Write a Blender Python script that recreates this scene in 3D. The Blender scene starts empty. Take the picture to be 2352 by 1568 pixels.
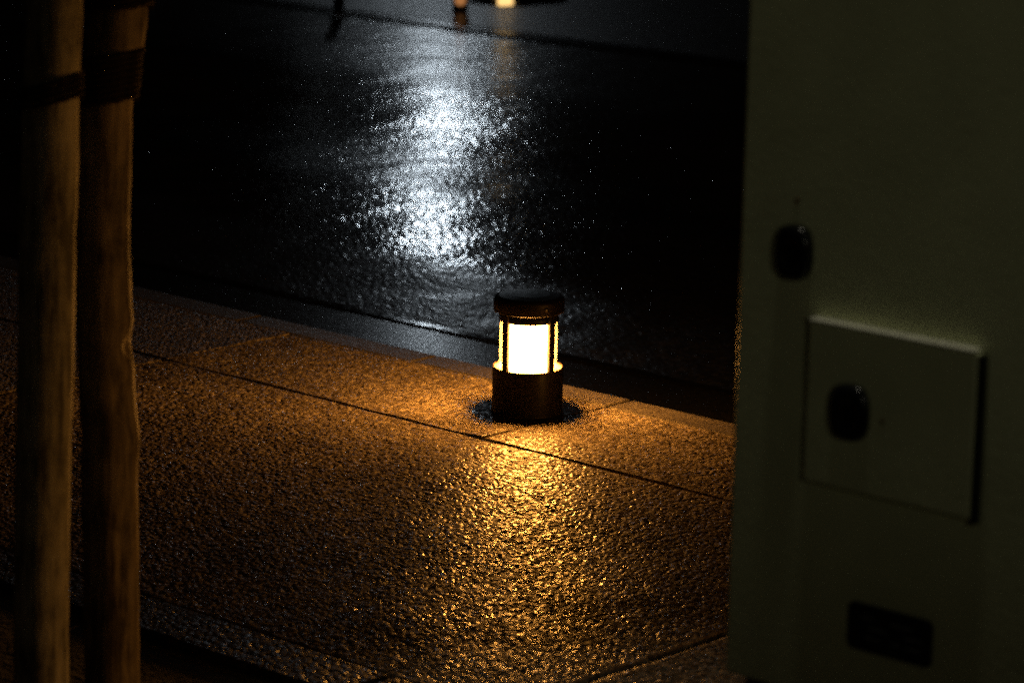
import bpy, bmesh, math, random
import numpy as np
from mathutils import Vector, Matrix

random.seed(7)
sc = bpy.context.scene
COL = sc.collection

# ------------------------------------------------------------------ camera
F_PX, PITCH, ROLL, CAM_H = 7200.0, math.radians(12.74), math.radians(1.15), 1.67
fwd = Vector((0, math.cos(PITCH), -math.sin(PITCH)))
up = Vector((0, math.sin(PITCH), math.cos(PITCH)))
right = Vector((1, 0, 0))
cx = right * math.cos(ROLL) + up * math.sin(ROLL)
cy = -right * math.sin(ROLL) + up * math.cos(ROLL)
cam = bpy.data.cameras.new('camera')
cam.sensor_width = 36.0
cam.sensor_fit = 'HORIZONTAL'
cam.lens = 36.0 * F_PX / 2352.0
cam.clip_start = 0.05
cam.clip_end = 2000.0
cam.dof.use_dof = True
cam.dof.focus_distance = 6.45
cam.dof.aperture_fstop = 4.5
camo = bpy.data.objects.new('camera', cam)
COL.objects.link(camo)
m3 = Matrix((cx, cy, -fwd)).transposed()
camo.matrix_world = Matrix.Translation((0, 0, CAM_H)) @ m3.to_4x4()
sc.camera = camo

# ------------------------------------------------------------------ night sky, exposure
world = bpy.data.worlds.new('World')
sc.world = world
world.use_nodes = True
wn, wl = world.node_tree.nodes, world.node_tree.links
sky = wn.new('ShaderNodeTexSky')
sky.sky_type = 'NISHITA'
sky.sun_disc = False
sky.sun_elevation = math.radians(-4.0)
sky.sun_rotation = math.radians(150)
tint = wn.new('ShaderNodeMixRGB')
tint.blend_type = 'MULTIPLY'
tint.inputs[0].default_value = 1.0
tint.inputs[2].default_value = (1.0, 0.72, 0.42, 1)      # town glow under low cloud
wl.new(sky.outputs[0], tint.inputs[1])
wl.new(tint.outputs[0], wn['Background'].inputs[0])
wn['Background'].inputs[1].default_value = 0.10
sc.view_settings.view_transform = 'Standard'
sc.view_settings.look = 'None'
sc.view_settings.gamma = 1.0
sc.view_settings.exposure = 0.0
sc.cycles.use_denoising = False
sc.cycles.use_adaptive_sampling = False
sc.cycles.filter_width = 1.8
sc.cycles.sample_clamp_indirect = 0.2
sc.cycles.sample_clamp_direct = 60.0
sc.cycles.caustics_reflective = False
sc.cycles.caustics_refractive = False
sc.cycles.blur_glossy = 0.6
sc.cycles.max_bounces = 6
sc.cycles.transparent_max_bounces = 8

# lamp light levels
WARM = (1.0, 0.40, 0.065)
WHITE = (0.78, 0.90, 1.0)
LAMP_L = 245.0           # lit diffuser of the little bollard lamps
STREET_NEAR_L = 150.0   # the two white street lamps down the road
STREET_FAR_L = 55.0
SPOT_W = 25.0            # added fill light behind the camera
OVERHEAD_L = 116.0       # street lamp above the cabinet

# ------------------------------------------------------------------ road-aligned frame: s along the kerb (to the right), n towards the road
AZ = math.radians(48)
DS = Vector((math.sin(AZ), -math.cos(AZ), 0))
DN = Vector((math.cos(AZ), math.sin(AZ), 0))
ROTZ = math.atan2(DS.y, DS.x)


def W(s, n, z=0.0):
    return DS * s + DN * n + Vector((0, 0, z))


# ------------------------------------------------------------------ helpers
def tag(o, label=None, cat=None, group=None, kind=None):
    if label:
        o['label'] = label
    if cat:
        o['category'] = cat
    if group:
        o['group'] = group
    if kind:
        o['kind'] = kind
    return o


def obj(name, bm, mat, parent=None, smooth=False, loc=None):
    me = bpy.data.meshes.new(name)
    bmesh.ops.recalc_face_normals(bm, faces=bm.faces)
    bm.to_mesh(me)
    bm.free()
    me.materials.append(mat)
    if smooth:
        for p in me.polygons:
            p.use_smooth = True
    o = bpy.data.objects.new(name, me)
    COL.objects.link(o)
    if parent:
        o.parent = parent
    if loc:
        o.location = loc
    return o


def thing(name, loc, rotz, label, cat, group=None):
    o = bpy.data.objects.new(name, None)
    COL.objects.link(o)
    o.empty_display_size = 0.1
    o.location = loc
    o.rotation_euler = (0, 0, rotz)
    return tag(o, label, cat, group)


def copy_tree(o, parent=None):
    c = o.copy()
    COL.objects.link(c)
    if parent:
        c.parent = parent
    for ch in list(o.children):
        copy_tree(ch, c)
    return c


def add_box(bm, lo, hi, bevel=0.0, seg=2, rz=None, about=None):
    r = bmesh.ops.create_cube(bm, size=1.0)
    vs = r['verts']
    for v in vs:
        v.co = Vector([lo[i] + (v.co[i] + 0.5) * (hi[i] - lo[i]) for i in range(3)])
    if rz:
        bmesh.ops.rotate(bm, verts=vs, cent=about or (0, 0, 0), matrix=Matrix.Rotation(rz, 3, 'Z'))
    if bevel:
        es = set(e for v in vs for e in v.link_edges)
        bmesh.ops.bevel(bm, geom=list(es), offset=bevel, segments=seg, affect='EDGES', profile=0.5)


def add_lathe(bm, prof, n=48, center=(0, 0)):
    """prof: list of (r, z); r = 0 closes the end"""
    rings = []
    for r, z in prof:
        if r < 1e-6:
            rings.append([bm.verts.new((center[0], center[1], z))])
        else:
            rings.append([bm.verts.new((center[0] + r * math.cos(2 * math.pi * k / n), center[1] + r * math.sin(2 * math.pi * k / n), z)) for k in range(n)])
    for a, b in zip(rings, rings[1:]):
        for k in range(n):
            k2 = (k + 1) % n
            if len(a) == 1:
                bm.faces.new((a[0], b[k2], b[k]))
            elif len(b) == 1:
                bm.faces.new((a[k], a[k2], b[0]))
            else:
                bm.faces.new((a[k], a[k2], b[k2], b[k]))


def add_tube(bm, pts, radii, n=16, wob=None, caps=True):
    rings = []
    for i, p in enumerate(pts):
        p = Vector(p)
        d = (Vector(pts[min(i + 1, len(pts) - 1)]) - Vector(pts[max(i - 1, 0)])).normalized()
        a = d.orthogonal().normalized() if abs(d.z) < 0.9 else Vector((1, 0, 0))
        a = (a - d * a.dot(d)).normalized()
        b = d.cross(a)
        ring = []
        for k in range(n):
            th = 2 * math.pi * k / n
            r = radii[i] * (1 + (wob(i, th) if wob else 0))
            ring.append(bm.verts.new(p + a * (r * math.cos(th)) + b * (r * math.sin(th))))
        rings.append(ring)
    for a, b in zip(rings, rings[1:]):
        for k in range(n):
            bm.faces.new((a[k], a[(k + 1) % n], b[(k + 1) % n], b[k]))
    if caps:
        bm.faces.new(rings[0][::-1])
        bm.faces.new(rings[-1])


# ------------------------------------------------------------------ materials
def mat_new(name):
    m = bpy.data.materials.new(name)
    m.use_nodes = True
    nt = m.node_tree
    b = nt.nodes['Principled BSDF']
    return m, nt, b


def N(nt, kind, **kw):
    n = nt.nodes.new(kind)
    for k, v in kw.items():
        if k in n.inputs:
            n.inputs[k].default_value = v
        else:
            setattr(n, k, v)
    return n


def math_n(nt, op, a, b=None, c=None):
    n = nt.nodes.new('ShaderNodeMath')
    n.operation = op
    for i, v in enumerate((a, b, c)):
        if v is None:
            continue
        if isinstance(v, (int, float)):
            n.inputs[i].default_value = v
        else:
            nt.links.new(v, n.inputs[i])
    return n.outputs[0]


def ramp(nt, fac, stops):
    r = nt.nodes.new('ShaderNodeValToRGB')
    el = r.color_ramp.elements
    el[0].position, el[0].color = stops[0][0], (*stops[0][1], 1)
    el[1].position, el[1].color = stops[-1][0], (*stops[-1][1], 1)
    for p, c in stops[1:-1]:
        e = el.new(p)
        e.color = (*c, 1)
    nt.links.new(fac, r.inputs[0])
    return r.outputs[0]


def wet_stone(name, cols, scale, dome, rough, rough_var, big=0.0006, ior=1.4, wash=(0.6, 1.2), sparse=None, spec=0.5, tracks=None):
    """aggregate set in binder and wet: rounded stones, each with its own tone, under a broken film of water"""
    m, nt, b = mat_new(name)
    L = nt.links
    tc = N(nt, 'ShaderNodeTexCoord')
    # small warp so that the stones are not regular cells
    wz = N(nt, 'ShaderNodeTexNoise', Scale=scale * 0.45, Detail=1.0)
    L.new(tc.outputs['Object'], wz.inputs['Vector'])
    sub = N(nt, 'ShaderNodeVectorMath', operation='SUBTRACT')
    L.new(wz.outputs['Color'], sub.inputs[0])
    sub.inputs[1].default_value = (0.5, 0.5, 0.5)
    scl = N(nt, 'ShaderNodeVectorMath', operation='SCALE')
    L.new(sub.outputs[0], scl.inputs[0])
    scl.inputs['Scale'].default_value = 0.9 / scale
    add = N(nt, 'ShaderNodeVectorMath', operation='ADD')
    L.new(tc.outputs['Object'], add.inputs[0])
    L.new(scl.outputs[0], add.inputs[1])
    v = N(nt, 'ShaderNodeTexVoronoi', Scale=scale, Randomness=1.0)
    v.feature = 'F1'
    L.new(add.outputs[0], v.inputs['Vector'])
    sep = N(nt, 'ShaderNodeSeparateColor')
    L.new(v.outputs['Color'], sep.inputs[0])
    tone = ramp(nt, sep.outputs[0], cols)
    big_n = N(nt, 'ShaderNodeTexNoise', Scale=2.3, Detail=5.0, Roughness=0.6)
    L.new(tc.outputs['Object'], big_n.inputs['Vector'])
    k = math_n(nt, 'MULTIPLY_ADD', big_n.outputs['Fac'], wash[1] - wash[0] + 0.6, wash[0] - 0.3)
    mix = N(nt, 'ShaderNodeVectorMath', operation='SCALE')
    L.new(tone, mix.inputs[0])
    L.new(k, mix.inputs['Scale'])
    L.new(mix.outputs[0], b.inputs['Base Color'])
    # height: domes of differing height, plus fine grit and slow undulation
    d2 = math_n(nt, 'MULTIPLY', v.outputs['Distance'], v.outputs['Distance'])
    amp = math_n(nt, 'MULTIPLY_ADD', sep.outputs[1], 1.2, 0.4)
    if sparse:                                               # mostly drowned in the water film, a few stones standing proud
        amp = math_n(nt, 'MULTIPLY_ADD', math_n(nt, 'POWER', sep.outputs[1], 6.0), sparse, 0.45)
    h1 = math_n(nt, 'MULTIPLY', math_n(nt, 'MULTIPLY', d2, amp), -dome)
    h1b = math_n(nt, 'MULTIPLY_ADD', sep.outputs[2], dome * 0.12, h1)
    fine = N(nt, 'ShaderNodeTexNoise', Scale=scale * 2.2, Detail=2.0)
    L.new(tc.outputs['Object'], fine.inputs['Vector'])
    h2 = math_n(nt, 'MULTIPLY_ADD', fine.outputs['Fac'], dome * 0.07, h1b)
    slow = N(nt, 'ShaderNodeTexNoise', Scale=14.0, Detail=3.0)
    L.new(tc.outputs['Object'], slow.inputs['Vector'])
    h3 = math_n(nt, 'MULTIPLY_ADD', slow.outputs['Fac'], big * 4, h2)
    bump = N(nt, 'ShaderNodeBump', Strength=1.0, Distance=1.0)
    L.new(h3, bump.inputs['Height'])
    L.new(bump.outputs[0], b.inputs['Normal'])
    rr = math_n(nt, 'MULTIPLY_ADD', sep.outputs[2], rough_var, rough)
    if tracks:                                               # bands along the road, worn rough or polished by wheels
        dt = N(nt, 'ShaderNodeVectorMath', operation='DOT_PRODUCT')
        L.new(tc.outputs['Object'], dt.inputs[0])
        dt.inputs[1].default_value = (math.cos(math.radians(48)), math.sin(math.radians(48)), 0)
        wv = N(nt, 'ShaderNodeTexNoise', Scale=1.7, Detail=3.0)
        L.new(tc.outputs['Object'], wv.inputs['Vector'])
        nn = math_n(nt, 'MULTIPLY_ADD', math_n(nt, 'SUBTRACT', wv.outputs['Fac'], 0.5), 0.7, dt.outputs['Value'])
        r = nt.nodes.new('ShaderNodeValToRGB')
        r.color_ramp.interpolation = 'EASE'
        el = r.color_ramp.elements
        el[0].position, el[0].color = (tracks[0][0] - 5.5) / 5.0, (tracks[0][1],) * 3 + (1,)
        el[1].position, el[1].color = (tracks[-1][0] - 5.5) / 5.0, (tracks[-1][1],) * 3 + (1,)
        for p_, v_ in tracks[1:-1]:
            e_ = el.new((p_ - 5.5) / 5.0)
            e_.color = (v_, v_, v_, 1)
        L.new(math_n(nt, 'MULTIPLY', math_n(nt, 'SUBTRACT', nn, 5.5), 0.2), r.inputs[0])
        rr = math_n(nt, 'ADD', rr, r.outputs[0])
    L.new(rr, b.inputs['Roughness'])
    b.inputs['IOR'].default_value = ior
    b.inputs['Specular IOR Level'].default_value = spec
    return m


def simple(name, col, rough=0.5, metal=0.0, var=0.25, scale=30.0, bump=0.0003, spec=0.5, bscale=None, stretch=None):
    m, nt, b = mat_new(name)
    L = nt.links
    tc = N(nt, 'ShaderNodeTexCoord')
    src = tc.outputs['Object']
    if stretch:
        mp = N(nt, 'ShaderNodeMapping')
        mp.inputs['Scale'].default_value = stretch
        L.new(src, mp.inputs[0])
        src = mp.outputs[0]
    nz = N(nt, 'ShaderNodeTexNoise', Scale=scale, Detail=5.0, Roughness=0.62)
    L.new(src, nz.inputs['Vector'])
    c = ramp(nt, nz.outputs['Fac'], [(0.3, tuple(x * (1 - var) for x in col)), (0.7, tuple(min(1, x * (1 + var)) for x in col))])
    L.new(c, b.inputs['Base Color'])
    L.new(math_n(nt, 'MULTIPLY_ADD', nz.outputs['Fac'], 0.25, rough - 0.12), b.inputs['Roughness'])
    b.inputs['Metallic'].default_value = metal
    b.inputs['Specular IOR Level'].default_value = spec
    if bump:
        n2 = N(nt, 'ShaderNodeTexNoise', Scale=bscale or scale * 3, Detail=4.0)
        L.new(src, n2.inputs['Vector'])
        bp = N(nt, 'ShaderNodeBump', Strength=1.0, Distance=1.0)
        L.new(math_n(nt, 'MULTIPLY', n2.outputs['Fac'], bump), bp.inputs['Height'])
        L.new(bp.outputs[0], b.inputs['Normal'])
    return m


def emit(name, col, strength):
    m = bpy.data.materials.new(name)
    m.use_nodes = True
    nt = m.node_tree
    nt.nodes.remove(nt.nodes['Principled BSDF'])
    e = nt.nodes.new('ShaderNodeEmission')
    e.inputs[0].default_value = (*col, 1)
    e.inputs[1].default_value = strength
    nt.links.new(e.outputs[0], nt.nodes['Material Output'].inputs[0])
    return m


M_PAVE = wet_stone('washed_aggregate_paving', [(0.0, (0.07, 0.058, 0.042)), (0.45, (0.17, 0.14, 0.10)), (0.8, (0.28, 0.235, 0.17)), (1.0, (0.42, 0.36, 0.28))],
                   95, 0.0085, 0.3, 0.25, spec=0.3)
M_ROAD = wet_stone('wet_asphalt', [(0.0, (0.012, 0.012, 0.012)), (0.7, (0.024, 0.024, 0.024)), (1.0, (0.05, 0.05, 0.05))],
                   62, 0.00066, 0.10, 0.08, big=0.00006, ior=1.4, sparse=1.2,
                   tracks=[(5.85, 0.10), (6.35, 0.08), (6.6, 0.0), (7.0, 0.0), (7.45, 0.03), (7.75, 0.03), (8.15, 0.0), (8.9, 0.02), (9.5, 0.08), (10.4, 0.10)])
M_ROAD_GEO = wet_stone('wet_asphalt_relief', [(0.0, (0.012, 0.012, 0.012)), (0.7, (0.024, 0.024, 0.024)), (1.0, (0.05, 0.05, 0.05))], 66, 0.00032, 0.085, 0.05, big=0.0, ior=1.4, sparse=0.3,
                       tracks=[(5.85, 0.10), (6.35, 0.08), (6.6, 0.0), (7.0, 0.0), (7.45, 0.03), (7.75, 0.03), (8.15, 0.0), (8.9, 0.02), (9.5, 0.08), (10.4, 0.10)])
M_KERB = wet_stone('granite_kerb', [(0.0, (0.07, 0.06, 0.048)), (0.5, (0.13, 0.112, 0.085)), (1.0, (0.20, 0.175, 0.135))],
                   220, 0.0004, 0.3, 0.2, big=0.0002, spec=0.25)
M_PAVE_GEO = wet_stone('washed_aggregate_relief', [(0.0, (0.10, 0.078, 0.054)), (0.45, (0.22, 0.175, 0.12)), (0.8, (0.34, 0.28, 0.20)), (1.0, (0.48, 0.41, 0.31))], 110, 0.0006, 0.15, 0.55, big=0.0, spec=0.14)
M_EDGE = wet_stone('pit_edging_stone', [(0.0, (0.02, 0.018, 0.014)), (0.5, (0.045, 0.038, 0.03)), (1.0, (0.09, 0.08, 0.06))], 90, 0.004, 0.25, 0.3, spec=0.1)
M_GUTTER = wet_stone('gutter_concrete', [(0.0, (0.012, 0.012, 0.012)), (1.0, (0.028, 0.027, 0.025))], 160, 0.0001, 0.14, 0.12, big=0.00008, spec=0.05)
M_FARPAVE = wet_stone('far_paving', [(0.0, (0.05, 0.05, 0.05)), (0.5, (0.09, 0.088, 0.085)), (1.0, (0.16, 0.15, 0.15))], 80, 0.0004, 0.26, 0.2, big=0.0001, sparse=2.0, spec=0.25)
M_DARK = simple('dark_joint_sand', (0.05, 0.042, 0.03), 0.75, var=0.5, scale=60, bump=0.001)
M_SEAM = simple('wet_tar_seam', (0.008, 0.008, 0.008), 0.085, var=0.3, scale=40, bump=0.0001, bscale=45)
M_LINE = wet_stone('worn_white_line', [(0.0, (0.02, 0.02, 0.02)), (0.5, (0.09, 0.088, 0.085)), (1.0, (0.22, 0.215, 0.21))], 62, 0.0006, 0.16, 0.1, big=0.00006, sparse=3.6)
M_SOIL = simple('damp_soil', (0.13, 0.11, 0.06), 0.85, var=0.6, scale=35, bump=0.012, bscale=60)
M_EARTH = simple('bare_ground', (0.03, 0.028, 0.025), 0.9, var=0.5, scale=2, bump=0.004, bscale=20)

# ------------------------------------------------------------------ the ground, pavement, kerb, gutter and road
Z_ROAD = -0.115


def sheet(name, mat, s0, s1, n0, n1, z, step=None):
    bm = bmesh.new()
    q = [bm.verts.new(W(s, n, z)) for s, n in ((s0, n0), (s1, n0), (s1, n1), (s0, n1))]
    bm.faces.new(q)
    return tag(obj(name, bm, mat), kind='structure')


bm = bmesh.new()
q = [bm.verts.new((x * 400, y * 400, -0.28)) for x, y in ((-1, -1), (1, -1), (1, 1), (-1, 1))]
bm.faces.new(q)
tag(obj('ground', bm, M_EARTH), kind='structure')

sheet('pavement_bed', M_DARK, -30, 30, -12, 5.10, -0.010)

def road_slope(n):
    """cross-fall of the road: it dips to the gutter and is rutted by wheels"""
    def st(a, b_, x):
        x = min(1.0, max(0.0, (x - a) / (b_ - a)))
        return x * x * (3 - 2 * x)
    return 0.055 * (1 - st(6.30, 6.70, n)) - 0.026 * st(7.15, 7.45, n) * (1 - st(7.6, 7.95, n)) + 0.024 * st(8.05, 8.4, n) * (1 - st(8.8, 9.1, n))


_N = [5.90 + 0.01 * k for k in range(453)]
_H = [0.0]
for k in range(1, len(_N)):
    _H.append(_H[-1] + 0.01 * road_slope(_N[k] - 0.005))
_off = Z_ROAD - _H[100]


def road_z(n):
    k = min(max((n - 5.90) / 0.01, 0), len(_N) - 1.001)
    a = int(k)
    return _H[a] + (_H[a + 1] - _H[a]) * (k - a) + _off


Z_GUT = road_z(5.93)
N_REL0, N_REL1 = 5.955, 10.405
bm = bmesh.new()
prev = None
for n_ in [5.94 + 0.05 * k for k in range(90)] + [10.418]:
    zz = road_z(n_) - (0.004 if n_ < 10.41 else 0.0)
    cur = (bm.verts.new(W(-60, n_, zz)), bm.verts.new(W(60, n_, zz)))
    if prev:
        bm.faces.new((prev[0], prev[1], cur[1], cur[0]))
    prev = cur
road_o = tag(obj('road', bm, M_ROAD, smooth=True), kind='structure')


def grid_mesh(name, co, na, nb, mat, parent):
    idx = np.arange(na * nb).reshape(na, nb)
    fa = np.stack([idx[:-1, :-1], idx[1:, :-1], idx[1:, 1:], idx[:-1, 1:]], -1).reshape(-1, 4)
    me = bpy.data.meshes.new(name)
    me.vertices.add(len(co))
    me.vertices.foreach_set('co', co.ravel().astype(np.float32))
    me.loops.add(fa.size)
    me.loops.foreach_set('vertex_index', fa.ravel().astype(np.int32))
    me.polygons.add(len(fa))
    me.polygons.foreach_set('loop_start', np.arange(0, fa.size, 4, dtype=np.int32))
    me.polygons.foreach_set('use_smooth', np.ones(len(fa), dtype=bool))
    me.update(calc_edges=True)
    me.materials.append(mat)
    o = bpy.data.objects.new(name, me)
    COL.objects.link(o)
    o.parent = parent
    return o


def domes(A, B, a0, b0, a1, b1, cell, hfun, kfun, keep, tilt, rg, H):
    """lift the grid H by jittered, overlapping rounded stones"""
    ca, cb = int((a1 - a0) / cell) + 4, int((b1 - b0) / cell) + 4
    px = (np.arange(ca)[:, None] - 1.5 + rg.uniform(0, 1, (ca, cb))) * cell + a0
    py = (np.arange(cb)[None, :] - 1.5 + rg.uniform(0, 1, (ca, cb))) * cell + b0
    u = rg.uniform(0, 1, (ca, cb))
    hh, kk = hfun(u, rg, (ca, cb)), kfun(u, rg, (ca, cb))
    hh[rg.uniform(0, 1, (ca, cb)) > keep] = -0.02
    el = rg.uniform(0.55, 1.6, (ca, cb))
    tx, ty = rg.normal(0, tilt, (ca, cb)), rg.normal(0, tilt, (ca, cb))
    IA, IB = ((A - a0) / cell + 1.5).astype(int), ((B - b0) / cell + 1.5).astype(int)
    for di in (-1, 0, 1):
        for dj in (-1, 0, 1):
            ia, ib = np.clip(IA + di, 0, ca - 1), np.clip(IB + dj, 0, cb - 1)
            dx, dy = A - px[ia, ib], B - py[ia, ib]
            e = el[ia, ib]
            d2 = dx * dx * e + dy * dy / e + 0.3 * dx * dy
            np.maximum(H, hh[ia, ib] + tx[ia, ib] * dx + ty[ia, ib] * dy - kk[ia, ib] * d2, out=H)


# the stretch of road that the lamps glint on: its stones are modelled, most of them drowned in the water film
rg = np.random.default_rng(5)
U, V = np.meshgrid(np.linspace(-2.3, 1.5, 860), np.linspace(N_REL0, N_REL1, 960), indexing='ij')
SA = U - 0.9 * V
H = np.full(U.shape, -0.0006)
domes(U, V, -2.3, N_REL0, 1.5, N_REL1, 0.0165, lambda u, g, sh: g.uniform(-0.0002, 0.0003, sh), lambda u, g, sh: 1.5 + 2 * u, 0.95, 0.008, rg, H)
domes(U, V, -2.3, N_REL0, 1.5, N_REL1, 0.0150, lambda u, g, sh: g.uniform(-0.0006, 0.0009, sh), lambda u, g, sh: 6 + 14 * u, 0.08, 0.03, rg, H)
for _ in range(16):
    th, wl_, ph = rg.uniform(0, 6.28), rg.uniform(0.06, 0.6), rg.uniform(0, 6.28)
    H += 0.0006 * wl_ * np.sin((SA * np.cos(th) + V * np.sin(th)) * 6.28 / wl_ + ph)
zz = np.interp(V, _N, np.array(_H) + _off)
co = np.stack([DS.x * SA + DN.x * V, DS.y * SA + DN.y * V, zz + H], -1).reshape(-1, 3)
grid_mesh('asphalt_surface', co, 860, 960, M_ROAD_GEO, road_o)
sheet('gutter', M_GUTTER, -60, 60, 5.23, 5.932, Z_GUT - 0.001)
sheet('road_line', M_LINE, -60, 60, 9.09, 9.21, Z_ROAD + 0.004)

# slabs, laid one by one on their bed with open joints and rounded arrises
pv = bmesh.new()
rs = random.Random(3)


def slab(s0, s1, n0, n1, gap, bev, thick=0.06, tilt=0.0022):
    bm2 = bmesh.new()
    g = gap / 2
    add_box(bm2, (s0 + g, n0 + g, -thick), (s1 - g, n1 - g, 0), bev, 3)
    a, b_, dz = rs.uniform(-tilt, tilt), rs.uniform(-tilt, tilt), rs.uniform(-0.0012, 0.0012)
    for v in bm2.verts:
        z = v.co.z + (v.co.x - (s0 + s1) / 2) * a + (v.co.y - (n0 + n1) / 2) * b_ + dz
        v.co = W(v.co.x, v.co.y, z)
    me = bpy.data.meshes.new('tmp')
    bm2.to_mesh(me)
    bm2.free()
    pv.from_mesh(me)
    bpy.data.meshes.remove(me)


PIT_S0, PIT_S1, PIT_N0, PIT_N1 = -5.2, -2.75, 2.3, 3.51
for k in range(-13, 13):                                     # row beside the kerb
    if k not in (-1, 0, 1):
        slab(-4.363 + k, -3.363 + k, 4.755, 5.158, 0.006, 0.003)
for k in range(-10, 10):                                     # wide row
    if k not in (0, 1):
        slab(-5.36 + k * 2.19, -3.17 + k * 2.19, 3.51, 4.755, 0.016, 0.006, tilt=0.0012)
for k in range(-10, 10):
    s0, s1 = -5.36 + k * 2.19, -3.17 + k * 2.19
    for n0, n1 in ((2.27, 3.51), (1.03, 2.27), (-0.21, 1.03), (-1.45, -0.21), (-2.69, -1.45)):
        if n1 > PIT_N0 and s1 > PIT_S0 and s0 < PIT_S1:
            if n0 < PIT_N0 < n1 - 0.1:
                continue
            if s0 < PIT_S0 - 0.02:
                slab(s0, PIT_S0, n0, n1, 0.012, 0.005)
            if s1 > PIT_S1 + 0.02:
                slab(PIT_S1, s1, n0, n1, 0.012, 0.005)
        else:
            slab(s0, s1, n0, n1, 0.012, 0.005)
pave_o = obj('pavement', pv, M_PAVE)
tag(pave_o, kind='structure')


def relief_slab(s0, s1, n0, n1, gap, bev, seed, res, tilt, dz=0.0):
    """a washed-aggregate slab whose stones are modelled: a grid lifted by overlapping domes, rounded down at its arrises"""
    g = gap / 2
    a0, a1, b0, b1 = s0 + g, s1 - g, n0 + g, n1 - g
    na, nb = int((a1 - a0) / res) + 1, int((b1 - b0) / res) + 1
    A, B = np.meshgrid(np.linspace(a0, a1, na), np.linspace(b0, b1, nb), indexing='ij')
    rg = np.random.default_rng(seed)
    H = np.full(A.shape, -0.004)
    for cell, amp, curv, keep in ((0.0090, 0.0013, (32, 92), 0.92), (0.0060, 0.0007, (70, 150), 0.6)):
        domes(A, B, a0, b0, a1, b1, cell, lambda u, g_, sh: g_.uniform(-0.3, 1.0, sh) * amp, lambda u, g_, sh: curv[0] + (curv[1] - curv[0]) * u, keep, 0.10, rg, H)
    # slow undulation, wear, slab tilt; smoother margins
    ed0 = np.minimum(np.minimum(A - a0, a1 - A), np.minimum(B - b0, b1 - B))
    H *= np.clip(ed0 / 0.016, 0.12, 1.0)
    bd = np.hypot(A + 4.451, B - 4.997)                      # trowelled smooth round the lamp's foot
    H *= np.clip((bd - 0.11) / 0.08, 0.06, 1.0)
    for _ in range(14):
        th, wl_, ph = rg.uniform(0, 6.28), rg.uniform(0.05, 0.5), rg.uniform(0, 6.28)
        H += 0.0012 * wl_ * np.sin((A * np.cos(th) + B * np.sin(th)) * 6.28 / wl_ + ph)
    H += (A - (a0 + a1) / 2) * rg.uniform(-tilt, tilt) + (B - (b0 + b1) / 2) * rg.uniform(-tilt, tilt)
    ed = np.minimum(np.minimum(A - a0, a1 - A), np.minimum(B - b0, b1 - B))
    wav = 0.0015 * np.sin(A * 61) + 0.001 * np.sin(B * 83 + A * 29)
    q_ = np.clip(1 - (ed + wav * 0.6) / bev, 0, 1)
    H -= bev * (1 - np.sqrt(np.clip(1 - q_ * q_, 0, 1)))
    H[ed < res * 0.4] = -0.03
    H += dz
    X = DS.x * A + DN.x * B
    Y = DS.y * A + DN.y * B
    co = np.stack([X, Y, H], -1).reshape(-1, 3)
    return grid_mesh('paving_slab', co, na, nb, M_PAVE_GEO, pave_o)


for k in (-1, 0, 1):
    relief_slab(-4.363 + k, -3.363 + k, 4.755, 5.158, 0.004, 0.004, 20 + k, 0.0020, 0.002)
relief_slab(-5.36, -3.17, 3.51, 4.755, 0.012, 0.006, 31, 0.0020, 0.0006, 0.0)
relief_slab(-3.17, -0.98, 3.51, 4.755, 0.022, 0.007, 32, 0.0028, 0.0012)

pv = bmesh.new()
for k in range(-60, 60):
    slab(-4.363 + k * 0.6, -3.763 + k * 0.6, 5.158, 5.255, 0.005, 0.006, thick=0.24, tilt=0.001)
tag(obj('kerb', pv, M_KERB), kind='structure')

# water standing in the seam where the gutter meets the asphalt
bm = bmesh.new()
rs2 = random.Random(11)
prev = None
for i in range(721):
    s_ = -10.0 + i * 0.0125
    w0 = 5.925 + rs2.uniform(-0.002, 0.002)
    w1 = 5.956 + rs2.uniform(-0.006, 0.006)
    cur = (bm.verts.new(W(s_, w0, Z_GUT + 0.0035)), bm.verts.new(W(s_, w1, Z_GUT + 0.0035)))
    if prev:
        bm.faces.new((prev[0], cur[0], cur[1], prev[1]))
    prev = cur
tag(obj('road_seam', bm, M_SEAM), kind='structure')

# far kerb, nearly flush, and the pavement across the road
pv = bmesh.new()
for k in range(-60, 60):
    slab(k * 0.6 - 8, k * 0.6 - 7.4, 10.42, 10.57, 0.006, 0.006, thick=0.2, tilt=0.001)
fk = obj('far_kerb', pv, M_GUTTER)
fk.location.z = -0.10
tag(fk, kind='structure')
sheet('far_pavement', M_FARPAVE, -60, 60, 10.57, 30, -0.100)

# planting pit: granite edging and soil
sheet('soil', M_SOIL, PIT_S0 + 0.01, PIT_S1 - 0.01, PIT_N0 + 0.01, PIT_N1 - 0.16, -0.006)
pv = bmesh.new()
k = PIT_S0
while k < PIT_S1 - 0.05:
    slab(k, min(k + 0.6, PIT_S1), 3.367, 3.505, 0.006, 0.008, thick=0.12, tilt=0.003)
    k += 0.6
ke = obj('pit_edging', pv, M_EDGE)
ke.location.z = 0.004
tag(ke, kind='structure')

# rain water standing on the far pavement
m, nt, b = mat_new('standing_water')
b.inputs['Base Color'].default_value = (0.006, 0.006, 0.006, 1)
b.inputs['Roughness'].default_value = 0.06
b.inputs['IOR'].default_value = 1.33
tc = N(nt, 'ShaderNodeTexCoord')
nz = N(nt, 'ShaderNodeTexNoise', Scale=9.0, Detail=2.0)
nt.links.new(tc.outputs['Object'], nz.inputs['Vector'])
bp = N(nt, 'ShaderNodeBump', Strength=1.0, Distance=1.0)
nt.links.new(math_n(nt, 'MULTIPLY', nz.outputs['Fac'], 0.0016), bp.inputs['Height'])
nt.links.new(bp.outputs[0], b.inputs['Normal'])
M_WATER = m

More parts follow.
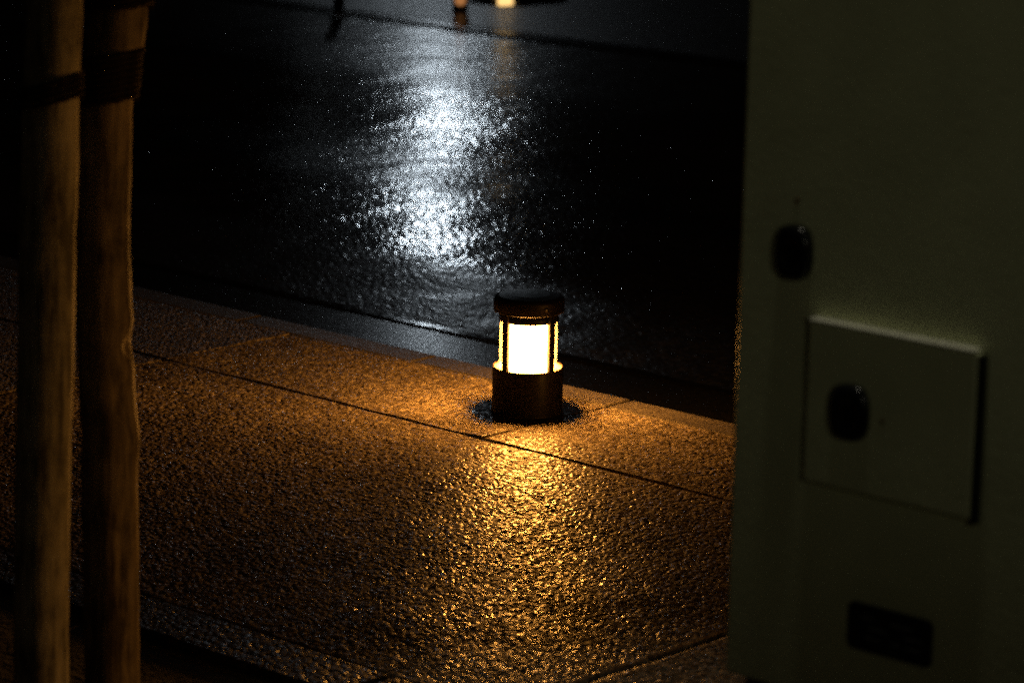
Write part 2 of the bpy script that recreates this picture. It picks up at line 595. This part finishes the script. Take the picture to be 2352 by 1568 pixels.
# a little water left in the long joint just in front of the lamp
bm = bmesh.new()
rj = random.Random(2)
prev = None
for i in range(41):
    s_ = -4.46 + i * 0.0095
    wd = 0.0085 * math.sin(math.pi * (i + 0.5) / 41) ** 0.4
    cur = (bm.verts.new(W(s_, 4.7505 - wd + rj.uniform(-0.001, 0.001), -0.0012)), bm.verts.new(W(s_, 4.7505 + wd * 0.9, -0.0012)))
    if prev:
        bm.faces.new((prev[0], cur[0], cur[1], prev[1]))
    prev = cur
tag(obj('joint_water', bm, M_WATER), kind='structure')

# ------------------------------------------------------------------ bollard lamps
M_BOLL = simple('dark_bronze_paint', (0.026, 0.017, 0.011), 0.42, var=0.35, scale=45, bump=0.0002, bscale=240)
M_RIM = simple('inner_pale_metal', (0.42, 0.36, 0.27), 0.4, var=0.2, scale=60, bump=0.0001)
M_DIFF = emit('lit_diffuser', WARM, LAMP_L)
M_DIFF.cycles.emission_sampling = 'FRONT'
# clear outer tube with a faint frost
m = bpy.data.materials.new('frosted_tube')
m.use_nodes = True
nt = m.node_tree
nt.nodes.remove(nt.nodes['Principled BSDF'])
tr = N(nt, 'ShaderNodeBsdfTransparent')
tl = N(nt, 'ShaderNodeBsdfTranslucent')
tl.inputs[0].default_value = (1, 1, 1, 1)
mx = N(nt, 'ShaderNodeMixShader')
nz = N(nt, 'ShaderNodeTexNoise', Scale=60.0)
nt.links.new(math_n(nt, 'MULTIPLY_ADD', nz.outputs['Fac'], 0.03, 0.03), mx.inputs[0])
nt.links.new(tr.outputs[0], mx.inputs[1])
nt.links.new(tl.outputs[0], mx.inputs[2])
nt.links.new(mx.outputs[0], nt.nodes['Material Output'].inputs[0])
M_TUBE = m
M_STEEL = simple('screw_steel', (0.5, 0.47, 0.42), 0.3, metal=1.0, var=0.1, bump=0)


def bollard_lamp(loc, label):
    t = thing('bollard_lamp', loc, 0, label, 'lamp', 'low bollard lamps along the kerbs')
    bm = bmesh.new()
    add_lathe(bm, [(0, 0.0), (0.0795, 0.0), (0.0795, 0.006), (0.0778, 0.008), (0.0778, 0.1015), (0.0772, 0.1035), (0.0758, 0.104), (0.0745, 0.1035), (0.0745, 0.0985), (0, 0.0985)], 64)
    base = obj('base', bm, M_BOLL, t, smooth=True)
    bm = bmesh.new()
    add_lathe(bm, [(0, 0.099), (0.0742, 0.099), (0.0742, 0.1010), (0.069, 0.1016), (0, 0.1016)], 64)
    obj('rim_plate', bm, M_RIM, t, smooth=False)
    bm = bmesh.new()
    add_lathe(bm, [(0.040, 0.1020), (0.040, 0.2062)], 16)
    obj('diffuser', bm, M_DIFF, t)
    bm = bmesh.new()
    add_lathe(bm, [(0.0632, 0.1020), (0.0632, 0.2075)], 64)
    obj('glass_tube', bm, M_TUBE, t, smooth=True)
    for a in (45, 135, 225, 315):
        bm = bmesh.new()
        add_box(bm, (0.0655, -0.0078, 0.1016), (0.0735, 0.0078, 0.2300), 0.0015, 2, rz=math.radians(a))
        obj('support_post', bm, M_BOLL, t)
    bm = bmesh.new()
    add_lathe(bm, [(0, 0.2064), (0.0650, 0.2064), (0.0655, 0.2072), (0.0655, 0.2262), (0, 0.2262)], 64)
    obj('collar', bm, M_BOLL, t, smooth=True)
    bm = bmesh.new()
    add_lathe(bm, [(0, 0.2268), (0.0755, 0.2268), (0.0775, 0.2278), (0.0780, 0.2298), (0.0772, 0.2318), (0.0778, 0.2335), (0.0778, 0.2530), (0.0768, 0.2565), (0.0735, 0.2595), (0.066, 0.2622), (0.045, 0.2650), (0.02, 0.2664), (0, 0.2667)], 64)
    cap = obj('cap', bm, M_BOLL, t, smooth=True)
    a = math.radians(-62)
    bm = bmesh.new()
    add_lathe(bm, [(0, 0.0), (0.0052, 0.0), (0.0052, 0.0022), (0.0040, 0.0036), (0, 0.0042)], 20)
    for v in bm.verts:
        c = v.co.copy()
        v.co = Matrix.Rotation(a, 3, 'Z') @ Vector((0.0775 + c.z, c.x, 0.2430 + c.y))
    obj('screw', bm, M_STEEL, cap, smooth=True)
    for o in t.children:
        if o.name.split('.')[0] in ('base', 'cap', 'collar', 'glass_tube', 'rim_plate'):
            for p in o.data.polygons:
                p.use_smooth = abs(p.normal.z) < 0.95
    return t


p = W(-4.451, 4.997)
b1 = bollard_lamp((p.x, p.y, 0.0), 'lit low bollard lamp with dark domed cap standing in the middle of the wet pavement')
for s, n, z, lab in ((-1.10, 4.997, 0.0, 'lit low bollard lamp by the kerb hidden behind the grey cabinet'),
                     (None, None, -0.1, 'lit low bollard lamp across the road behind a puddle')):
    c = copy_tree(b1)
    if s is None:
        c.location = (-0.072, 16.70, z)
    else:
        q = W(s, n)
        c.location = (q.x, q.y, z)
    c['label'] = lab
    if s is None:                                            # this one burns much weaker
        for ch in c.children:
            if ch.name.startswith('diffuser'):
                ch.data = ch.data.copy()
                ch.data.materials[0] = emit('weak_diffuser', (1.0, 0.62, 0.22), 3.0)

# puddle in front of the lamp across the road
bm = bmesh.new()
c0 = Vector((-0.045, 15.42, 0))
ring = []
for k in range(40):
    th = 2 * math.pi * k / 40
    r = 1 + 0.10 * math.sin(3 * th + 1) + 0.07 * math.sin(5 * th)
    s_, n_ = 0.20 * r * math.cos(th), max(-0.22, 0.42 * r * math.sin(th))
    v = c0 + DS * s_ + DN * n_
    ring.append(bm.verts.new((v.x, v.y, -0.096)))
bm.faces.new(ring)
tag(obj('puddle', bm, M_WATER), kind='structure')

# ------------------------------------------------------------------ things on the far pavement
M_POST = simple('black_post_paint', (0.010, 0.010, 0.010), 0.5, var=0.3, bump=0.0002)
t = thing('guard_post', (-0.845, 14.70, -0.1), 0, 'plain black guard post standing at the far kerb, left of the amber light post', 'post', 'guard posts across the road')
bm = bmesh.new()
add_lathe(bm, [(0, 0.012), (0.026, 0.012), (0.026, 0.18), (0.024, 0.195), (0.015, 0.206), (0, 0.21)], 24)
obj('shaft', bm, M_POST, t, smooth=True)
bm = bmesh.new()
add_lathe(bm, [(0, 0), (0.048, 0), (0.048, 0.009), (0.040, 0.013), (0, 0.013)], 24)
obj('base_flange', bm, M_POST, t)

t = thing('amber_post', (-0.280, 14.96, -0.1), math.radians(-88), 'short black post across the road with a round amber light near its foot', 'post', 'guard posts across the road')
bm = bmesh.new()
add_lathe(bm, [(0, 0.0), (0.036, 0.0), (0.036, 0.014), (0.0345, 0.018), (0.0345, 0.115), (0.031, 0.13), (0.018, 0.138), (0, 0.14)], 28)
obj('shaft', bm, M_POST, t, smooth=True)
M_AMBER = emit('amber_lens', (0.42, 0.17, 0.055), 0.9)  # the lens shines by itself
bm = bmesh.new()
add_lathe(bm, [(0, 0.0), (0.0265, 0.0), (0.0265, 0.003), (0.020, 0.0052), (0, 0.0062)], 32)
for v in bm.verts:
    c = v.co.copy()
    v.co = Vector((0.0350 + c.z, c.x, 0.055 + c.y))
lens = obj('amber_lens', bm, M_AMBER, t, smooth=True)
bm = bmesh.new()
add_lathe(bm, [(0.027, -0.004), (0.031, -0.004), (0.031, 0.004), (0.027, 0.004), (0.027, -0.004)], 32)
for v in bm.verts:
    c = v.co.copy()
    v.co = Vector((0.0350 + c.z, c.x, 0.055 + c.y))
obj('lens_ring', bm, M_POST, lens)

# ------------------------------------------------------------------ street lamps
M_POLE = simple('galvanised_pole', (0.22, 0.22, 0.21), 0.5, metal=0.6, var=0.15, scale=12)


def street_lamp(head, base, z0, strength, r, label, col=WHITE, down=False):
    t = thing('street_lamp', (base[0], base[1], z0), 0, label, 'street lamp', 'white street lamps')
    h = Vector(head) - Vector((base[0], base[1], z0))
    bm = bmesh.new()
    top = h.z + 0.25
    add_tube(bm, [(0, 0, 0), (0, 0, 0.9), (0, 0, 0.92), (0, 0, top - 0.3), (0, 0, top)], [0.08, 0.078, 0.062, 0.048, 0.044], 20)
    obj('pole', bm, M_POLE, t, smooth=True)
    d = Vector((h.x, h.y, 0))
    ln = d.length
    d.normalize()
    bm = bmesh.new()
    pts = [(0, 0, top - 0.08)] + [tuple(d * (ln * f) + Vector((0, 0, top - 0.08 + 0.22 * math.sin(f * 1.5) - 0.06 * f))) for f in (0.2, 0.5, 0.8)] + [tuple(d * (ln - 0.05) + Vector((0, 0, h.z + 0.14)))]
    add_tube(bm, pts, [0.035, 0.032, 0.03, 0.028, 0.028], 14)
    obj('arm', bm, M_POLE, t, smooth=True)
    bm = bmesh.new()
    add_lathe(bm, [(r * 0.98, 0.0), (r * 1.25, -0.01), (r * 1.3, 0.03), (r * 1.1, 0.09), (r * 0.5, 0.14), (0, 0.15)], 32, (h.x, h.y))
    for v in bm.verts:
        v.co.z += h.z
    if down:                                                  # deep tubular shade, added to keep the light off the posts and paving
        z1 = h.z - 0.90
        add_lathe(bm, [(r * 1.25, h.z - 0.01), (r * 1.25, z1), (r * 1.18, z1), (r * 1.18, h.z - 0.01)], 32, (h.x, h.y))
    head_o = obj('lamp_head', bm, M_POLE, t, smooth=True)
    bm = bmesh.new()
    prof = [(r, 0.0), (r, -0.012), (r * 0.8, -0.03), (0, -0.04)] if down else [(r, 0.0), (r, -r * 0.5), (r * 0.85, -r), (r * 0.5, -r * 1.35), (0, -r * 1.5)]
    add_lathe(bm, prof, 10, (h.x, h.y))
    for v in bm.verts:
        v.co.z += h.z
    lm = emit('lamp_lens', col, 0.8 if down else strength)
    obj('lens', bm, lm, head_o, smooth=True)
    if down:                                                  # the light this lamp throws down the added tube
        lm.cycles.emission_sampling = 'NONE'
        li = bpy.data.lights.new('lamp_light', 'SPOT')
        li.energy = strength
        li.color = col
        li.spot_size = math.radians(42)
        li.spot_blend = 0.3
        li.shadow_soft_size = r
        lo = bpy.data.objects.new('lamp_light', li)
        COL.objects.link(lo)
        lo.parent = t
        lo.location = (h.x, h.y, h.z - 0.06)
    return t


street_lamp((-0.96, 35.0, 5.0), (-2.4, 36.3), -0.1, STREET_NEAR_L, 0.12, 'white street lamp shining along the road, nearer of the pair')
street_lamp((-1.09, 44.0, 4.9), (-2.7, 45.4), -0.1, STREET_FAR_L, 0.12, 'white street lamp shining along the road, further of the pair')

# unseen fill light added behind the camera, coned to reach only the cabinet front
t = thing('fill_spotlight', (1.3, -1.5, 0.0), 0, 'added fill light in a hood on a short post, unseen, aimed at the front of the grey cabinet', 'fill_spotlight')
aim = (Vector((0.60, 3.72, 1.20)) - Vector((1.3, -1.5, 2.4))).normalized()
bm = bmesh.new()
add_tube(bm, [(0, 0, 0), (0, 0, 1.2), (0, 0, 2.30)], [0.035, 0.033, 0.03], 16)
obj('pole', bm, M_POLE, t, smooth=True)
q_ = aim.to_track_quat('-Z', 'Y')
bm = bmesh.new()
add_lathe(bm, [(0, 0.12), (0.045, 0.12), (0.062, 0.10), (0.066, -0.16), (0.062, -0.16), (0.058, 0.06), (0, 0.06)], 24)
for v in bm.verts:
    v.co = q_ @ v.co + Vector((0, 0, 2.4))
hood = obj('fill_light_hood', bm, M_POLE, t, smooth=True)
bm = bmesh.new()
add_lathe(bm, [(0, 0.055), (0.055, 0.055)], 16)
for v in bm.verts:
    v.co = q_ @ v.co + Vector((0, 0, 2.4))
m_ = emit('spot_lens', (1.0, 0.95, 0.74), 0.8)
m_.cycles.emission_sampling = 'NONE'
obj('lens', bm, m_, hood)
li = bpy.data.lights.new('spot_beam', 'SPOT')
li.energy = SPOT_W
li.color = (1.0, 0.95, 0.70)
li.spot_size = math.radians(20)
li.spot_blend = 1.0
li.shadow_soft_size = 0.05
lo = bpy.data.objects.new('spot_beam', li)
COL.objects.link(lo)
lo.parent = t
lo.rotation_mode = 'QUATERNION'
lo.rotation_quaternion = q_
lo.location = Vector((0, 0, 2.4)) + aim * 0.0
hp = W(-2.20, 3.169 - 0.06)
street_lamp((hp.x, hp.y, 4.50), (1.75, 2.05), 0.0, OVERHEAD_L, 0.14, 'street lamp arching over the front of the grey cabinet, its deep tubular shade added to narrow the light', (1.0, 0.93, 0.72), down=True)

# ------------------------------------------------------------------ utility cabinet
M_CAB = simple('cabinet_paint', (0.66, 0.70, 0.42), 0.38, var=0.10, scale=7, bump=0.0004, bscale=90)
M_LIP = M_CAB
M_PLINTH = simple('plinth_concrete', (0.10, 0.10, 0.09), 0.8, var=0.3, scale=18, bump=0.002)
M_BLK = simple('black_plastic', (0.008, 0.009, 0.009), 0.22, var=0.3, bump=0.0002)
M_PLATE = simple('black_plate', (0.007, 0.007, 0.008), 0.3, var=0.3, bump=0.0001)
M_MARK = simple('faded_plate_marks', (0.13, 0.14, 0.14), 0.5, var=0.6, scale=120, bump=0)
M_SCREW = simple('rusty_screw', (0.14, 0.055, 0.02), 0.6, metal=0.4, var=0.5, scale=200)

S0, N0 = -2.459, 3.169
q = W(S0, N0)
cab = thing('utility_cabinet', (q.x, q.y, 0), ROTZ, 'tall olive grey metal utility cabinet filling the right side of the photo', 'cabinet')
# local x = along the face to the right, y = into the cabinet, z up
bm = bmesh.new()
add_box(bm, (0, 0, 0.318), (1.30, 0.45, 1.75), 0.006, 3)
obj('body', bm, M_CAB, cab)
bm = bmesh.new()
add_box(bm, (0.018, 0.02, 0.0), (1.282, 0.43, 0.3178), 0.006, 2)
obj('plinth', bm, M_PLINTH, cab)
bm = bmesh.new()
add_box(bm, (-0.02, -0.02, 1.7502), (1.32, 0.47, 1.79), 0.008, 2)
obj('roof', bm, M_CAB, cab)
hx0, hx1, hz0, hz1, hd = 0.128, 0.384, 0.612, 0.823, 0.015
bm = bmesh.new()
add_box(bm, (hx0, -hd, hz0), (hx1, -0.0004, hz1), 0.0035, 3)
hatch = obj('hatch', bm, M_LIP, cab)


bm = bmesh.new()
add_box(bm, (hx0 + 0.002, -hd - 0.004, hz1 + 0.0002), (hx1 - 0.002, -0.0004, hz1 + 0.0042), 0.0018, 2)
obj('lit_lip_strip', bm, simple('pale_lit_edge', (0.80, 0.80, 0.66), 0.35, var=0.12, scale=60), hatch)  # added strip, paler than the paint so the hatch top looks brightly lit

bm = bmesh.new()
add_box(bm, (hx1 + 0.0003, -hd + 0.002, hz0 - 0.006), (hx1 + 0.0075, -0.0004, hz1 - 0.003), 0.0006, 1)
obj('side_shade_strip', bm, M_BLK, hatch)  # black strip that paints the shade on the hatch's right side


def latch(cx_, cz, w, h, depth, y0, parent):
    """rounded paddle latch standing proud of the sheet metal, with a hooded top"""
    bm = bmesh.new()
    nseg = 40
    prof = [(1.0, 0.0), (1.0, 0.55), (0.965, 0.78), (0.88, 0.93), (0.72, 1.0)]
    rings = []
    for f, d in prof:
        ring = []
        for k in range(nseg):
            th = 2 * math.pi * k / nseg
            c, s = math.cos(th), math.sin(th)
            e = 0.62
            x = math.copysign(abs(c) ** e, c) * w / 2 * f
            z = math.copysign(abs(s) ** (0.85 if s > 0 else 0.75), s) * h / 2 * f
            ring.append(bm.verts.new((cx_ + x, y0 - depth * d, cz + z)))
        rings.append(ring)
    for a, b_ in zip(rings, rings[1:]):
        for k in range(nseg):
            bm.faces.new((a[k], a[(k + 1) % nseg], b_[(k + 1) % nseg], b_[k]))
    # shallow finger recess in the middle
    c_in = []
    for k in range(nseg):
        th = 2 * math.pi * k / nseg
        c_in.append(bm.verts.new((cx_ + math.cos(th) * w * 0.26, y0 - depth * 0.97, cz - h * 0.04 + math.sin(th) * h * 0.27)))
    for k in range(nseg):
        bm.faces.new((rings[-1][k], rings[-1][(k + 1) % nseg], c_in[(k + 1) % nseg], c_in[k]))
    c_dp = [bm.verts.new((cx_ + (v.co.x - cx_) * 0.85, y0 - depth * 0.70, cz - h * 0.04 + (v.co.z - cz + h * 0.04) * 0.85)) for v in c_in]
    for k in range(nseg):
        bm.faces.new((c_in[k], c_in[(k + 1) % nseg], c_dp[(k + 1) % nseg], c_dp[k]))
    bm.faces.new(c_dp[::-1])
    o = obj('latch', bm, M_BLK, parent, smooth=True)
    bm = bmesh.new()
    add_box(bm, (cx_ - w * 0.16, y0 - depth * 0.93, cz - h * 0.16), (cx_ + w * 0.16, y0 - depth * 0.705, cz + h * 0.10), 0.0012, 2)
    obj('latch_paddle', bm, M_BLK, o)
    return o


latch(0.093, 0.905, 0.054, 0.071, 0.016, -0.0003, cab)
latch(0.200, 0.716, 0.058, 0.073, 0.012, -hd - 0.0003, hatch)


def screw(x, z, y0, parent, r=0.0042):
    bm = bmesh.new()
    add_lathe(bm, [(0, 0.0), (r, 0.0), (r * 0.95, 0.0003), (r * 0.6, 0.0005), (0, 0.0006)], 16)
    for v in bm.verts:
        c = v.co.copy()
        v.co = Vector((x + c.x, y0 - c.z, z + c.y))
    obj('screw', bm, M_SCREW, parent, smooth=True)


screw(0.090, 0.970, -0.0003, cab)
screw(0.248, 0.712, -hd - 0.0003, hatch, 0.0036)

# black name plate with faded, unreadable marks
bm = bmesh.new()
pw, ph, pr = 0.131, 0.063, 0.010
ring0 = []
x0, z0 = 0.200, 0.402
for cxp, czp, a0 in ((x0 + pw - pr, z0 + ph - pr, 0), (x0 + pr, z0 + ph - pr, 90), (x0 + pr, z0 + pr, 180), (x0 + pw - pr, z0 + pr, 270)):
    for k in range(7):
        a = math.radians(a0 + 15 * k)
        ring0.append((cxp + pr * math.cos(a), czp + pr * math.sin(a)))
fr = [bm.verts.new((x, -0.0024, z)) for x, z in ring0]
bk = [bm.verts.new((x, -0.0003, z)) for x, z in ring0]
bm.faces.new(fr)
for k in range(len(fr)):
    bm.faces.new((fr[k], fr[(k + 1) % len(fr)], bk[(k + 1) % len(fr)], bk[k]))
plate = obj('name_plate', bm, M_PLATE, cab)
bm = bmesh.new()
for zz, xs in ((0.447, ((0.222, 0.240), (0.268, 0.300))), (0.434, ((0.232, 0.262), (0.290, 0.316))), (0.421, ((0.228, 0.252), (0.268, 0.282), (0.288, 0.314)))):
    for a, b_ in xs:
        add_box(bm, (a, -0.0028, zz - 0.0022), (b_, -0.00245, zz + 0.0022))
obj('plate_marks', bm, M_MARK, plate)

# ------------------------------------------------------------------ the two posts in the planting pit
def wood(name, col, seed):
    m, nt, b = mat_new(name)
    L = nt.links
    tc = N(nt, 'ShaderNodeTexCoord')
    mp = N(nt, 'ShaderNodeMapping')
    mp.inputs['Scale'].default_value = (1, 1, 0.12)
    mp.inputs['Location'].default_value = (seed, seed * 2, seed)
    L.new(tc.outputs['Object'], mp.inputs[0])
    gr = N(nt, 'ShaderNodeTexNoise', Scale=90.0, Detail=5.0, Roughness=0.65)
    L.new(mp.outputs[0], gr.inputs['Vector'])
    bl = N(nt, 'ShaderNodeTexNoise', Scale=9.0, Detail=4.0, Roughness=0.6)
    L.new(tc.outputs['Object'], bl.inputs['Vector'])
    f = math_n(nt, 'ADD', math_n(nt, 'MULTIPLY', gr.outputs['Fac'], 0.5), math_n(nt, 'MULTIPLY', bl.outputs['Fac'], 0.5))
    c = ramp(nt, f, [(0.41, tuple(x * 0.28 for x in col)), (0.5, tuple(x * 0.9 for x in col)), (0.60, tuple(min(1, x * 1.45) for x in col))])
    L.new(c, b.inputs['Base Color'])
    b.inputs['Roughness'].default_value = 0.62
    bp = N(nt, 'ShaderNodeBump', Strength=1.0, Distance=1.0)
    L.new(math_n(nt, 'MULTIPLY', gr.outputs['Fac'], 0.002), bp.inputs['Height'])
    L.new(bp.outputs[0], b.inputs['Normal'])
    return m


def interp(tab, z):
    for (z0, v0), (z1, v1) in zip(tab, tab[1:]):
        if z0 <= z <= z1:
            f = (z - z0) / (z1 - z0)
            f = f * f * (3 - 2 * f)
            return v0 + (v1 - v0) * f
    return tab[0][1] if z < tab[0][0] else tab[-1][1]


R_POST = 0.0432
P1 = [(0.0, -0.728), (0.05, -0.7272), (0.21, -0.7252), (0.42, -0.7203), (0.63, -0.7122), (0.78, -0.7082), (0.84, -0.7042), (0.92, -0.7012), (0.955, -0.7008), (1.0, -0.6988), (1.04, -0.6965), (1.12, -0.6922), (1.6, -0.672), (2.3, -0.645)]
P2 = [(0.0, -0.6142), (0.26, -0.6142), (0.43, -0.6142), (0.47, -0.6130), (0.514, -0.6162), (0.60, -0.6180), (0.65, -0.6205), (0.79, -0.6222), (0.966, -0.6182), (1.04, -0.6120), (1.067, -0.6010), (1.127, -0.5945), (1.6, -0.574), (2.3, -0.548)]


def at_depth(tab, q):
    return [(CAM_H - (CAM_H - z) * q if z > 0 else 0.0, x * q) for z, x in tab]


Y1, Y2 = 4.55, 4.80
Q1, Q2 = Y1 / 4.667, Y2 / 4.653
P1, P2 = at_depth(P1, Q1), at_depth(P2, Q2)
P1[1:] = [p for p in P1[1:] if p[0] > 0.01]
P2[1:] = [p for p in P2[1:] if p[0] > 0.01]


def zq(z, q):
    return CAM_H - (CAM_H - z) * q


def post(name, tab, y, q, label, mat, knots, check):
    x0 = tab[0][1]
    t = thing(name, (x0, y, -0.016), 0, label, 'post', 'wooden posts lashed together')
    bm = bmesh.new()
    zs = [i * 0.0085 for i in range(int(2.3 / 0.0085))]
    rr = random.Random(len(knots) * 7 + 1)
    ph = [rr.uniform(0, 6.28) for _ in range(6)]

    def wob(i, th):
        z = zs[i]
        w = 0.018 * math.sin(3 * th + z * 4 + ph[0]) + 0.014 * math.sin(2 * th - z * 7 + ph[1]) + 0.010 * math.sin(z * 31 + ph[2] + th) + 0.006 * math.sin(z * 83 + ph[3] + 2 * th)
        for kz, kth, sz, sth, a in knots:
            kz = zq(kz, q)
            dth = (th - kth + math.pi) % (2 * math.pi) - math.pi
            w += a * math.exp(-((z - kz) / sz) ** 2 - (dth / sth) ** 2)
        if check is not None:
            dth = (th - check - 0.05 * math.sin(z * 5) + math.pi) % (2 * math.pi) - math.pi
            w -= 0.10 * math.exp(-(dth / 0.05) ** 2)
        return w
    pts = [(interp(tab, z) - x0, 0.004 * math.sin(z * 2.2), z - 0.10 if i == 0 else z) for i, z in enumerate(zs)]
    add_tube(bm, pts, [R_POST * q * (1.0 - 0.02 * z) for z in zs], 96, wob)
    obj('shaft', bm, mat, t, smooth=True)
    return t


# angles: 0 = to the right, -90 deg = towards the camera
D = math.radians
post('wooden_post', P1, Y1, Q1, 'smooth straight wooden post, left one of the pair, with a long drying crack', wood('weathered_stake', (0.66, 0.62, 0.48), 1.0),
     [(0.735, D(-85), 0.014, 0.22, -0.06), (0.735, D(-85), 0.03, 0.45, 0.04)], D(-138))
post('wooden_post', P2, Y2, Q2, 'knotty uneven wooden post, right one of the pair, with a notch in its side', wood('knotty_bark', (0.42, 0.34, 0.23), 5.0),
     [(0.613, D(-14), 0.016, 0.55, -0.30), (0.575, D(-30), 0.02, 0.5, 0.07), (0.545, D(-60), 0.02, 0.35, -0.12), (0.655, D(-20), 0.02, 0.6, 0.06),
      (0.79, D(-40), 0.012, 0.4, -0.10), (0.47, D(-10), 0.03, 0.5, 0.06), (0.33, D(-55), 0.035, 0.28, -0.16), (0.27, D(-60), 0.03, 0.2, -0.12), (0.12, D(-45), 0.03, 0.3, -0.12),
      (0.20, D(-20), 0.03, 0.4, 0.04)], None)

# black rope lashing: coils round each post and strands crossing between
M_ROPE = simple('black_palm_rope', (0.030, 0.020, 0.012), 0.85, var=0.5, scale=180, bump=0.003, bscale=260)


def coil(bm, tab, y, q, z0, z1, turns, rope, tilt, seed):
    z0, z1 = zq(z0, q), zq(z1, q)
    rr = random.Random(seed)
    steps = turns * 28
    pts = []
    for i in range(steps + 1):
        f = i / steps
        th = 2 * math.pi * turns * f
        z = z0 + (z1 - z0) * f + tilt * math.cos(th) + rr.uniform(-0.0006, 0.0006)
        r = R_POST * q * 1.02 + rope * 0.75
        pts.append((interp(tab, z) + r * math.cos(th), y + r * math.sin(th), z))
    add_tube(bm, pts, [rope * (1 + 0.12 * math.sin(i * 1.9)) for i in range(len(pts))], 8)


bm = bmesh.new()
coil(bm, P1, Y1, Q1, 0.965, 1.003, 4, 0.0034, 0.010, 1)
coil(bm, P2, Y2, Q2, 0.972, 1.046, 8, 0.0055, 0.006, 2)
coil(bm, P2, Y2, Q2, 1.113, 1.150, 4, 0.0055, 0.004, 3)
rr = random.Random(4)
for i in range(7):
    z1, z2 = zq(0.975 + i * 0.004, Q1), zq(0.985 + i * 0.0085, Q2)
    u = (i % 3 - 1) * 0.03
    a = (interp(P1, z1) + 0.036, Y1 + 0.022 + u * 0.4, z1 + rr.uniform(-0.004, 0.004))
    b_ = (interp(P2, z2) - 0.036, Y2 - 0.022 + u * 0.4, z2 + rr.uniform(-0.004, 0.004))
    mid = ((a[0] + b_[0]) / 2, (a[1] + b_[1]) / 2, (a[2] + b_[2]) / 2 - 0.004)
    add_tube(bm, [a, mid, b_], [0.0045] * 3, 8)
tag(obj('rope_lashing', bm, M_ROPE, smooth=True), 'black rope lashing wound round both wooden posts and tying them together', 'rope')
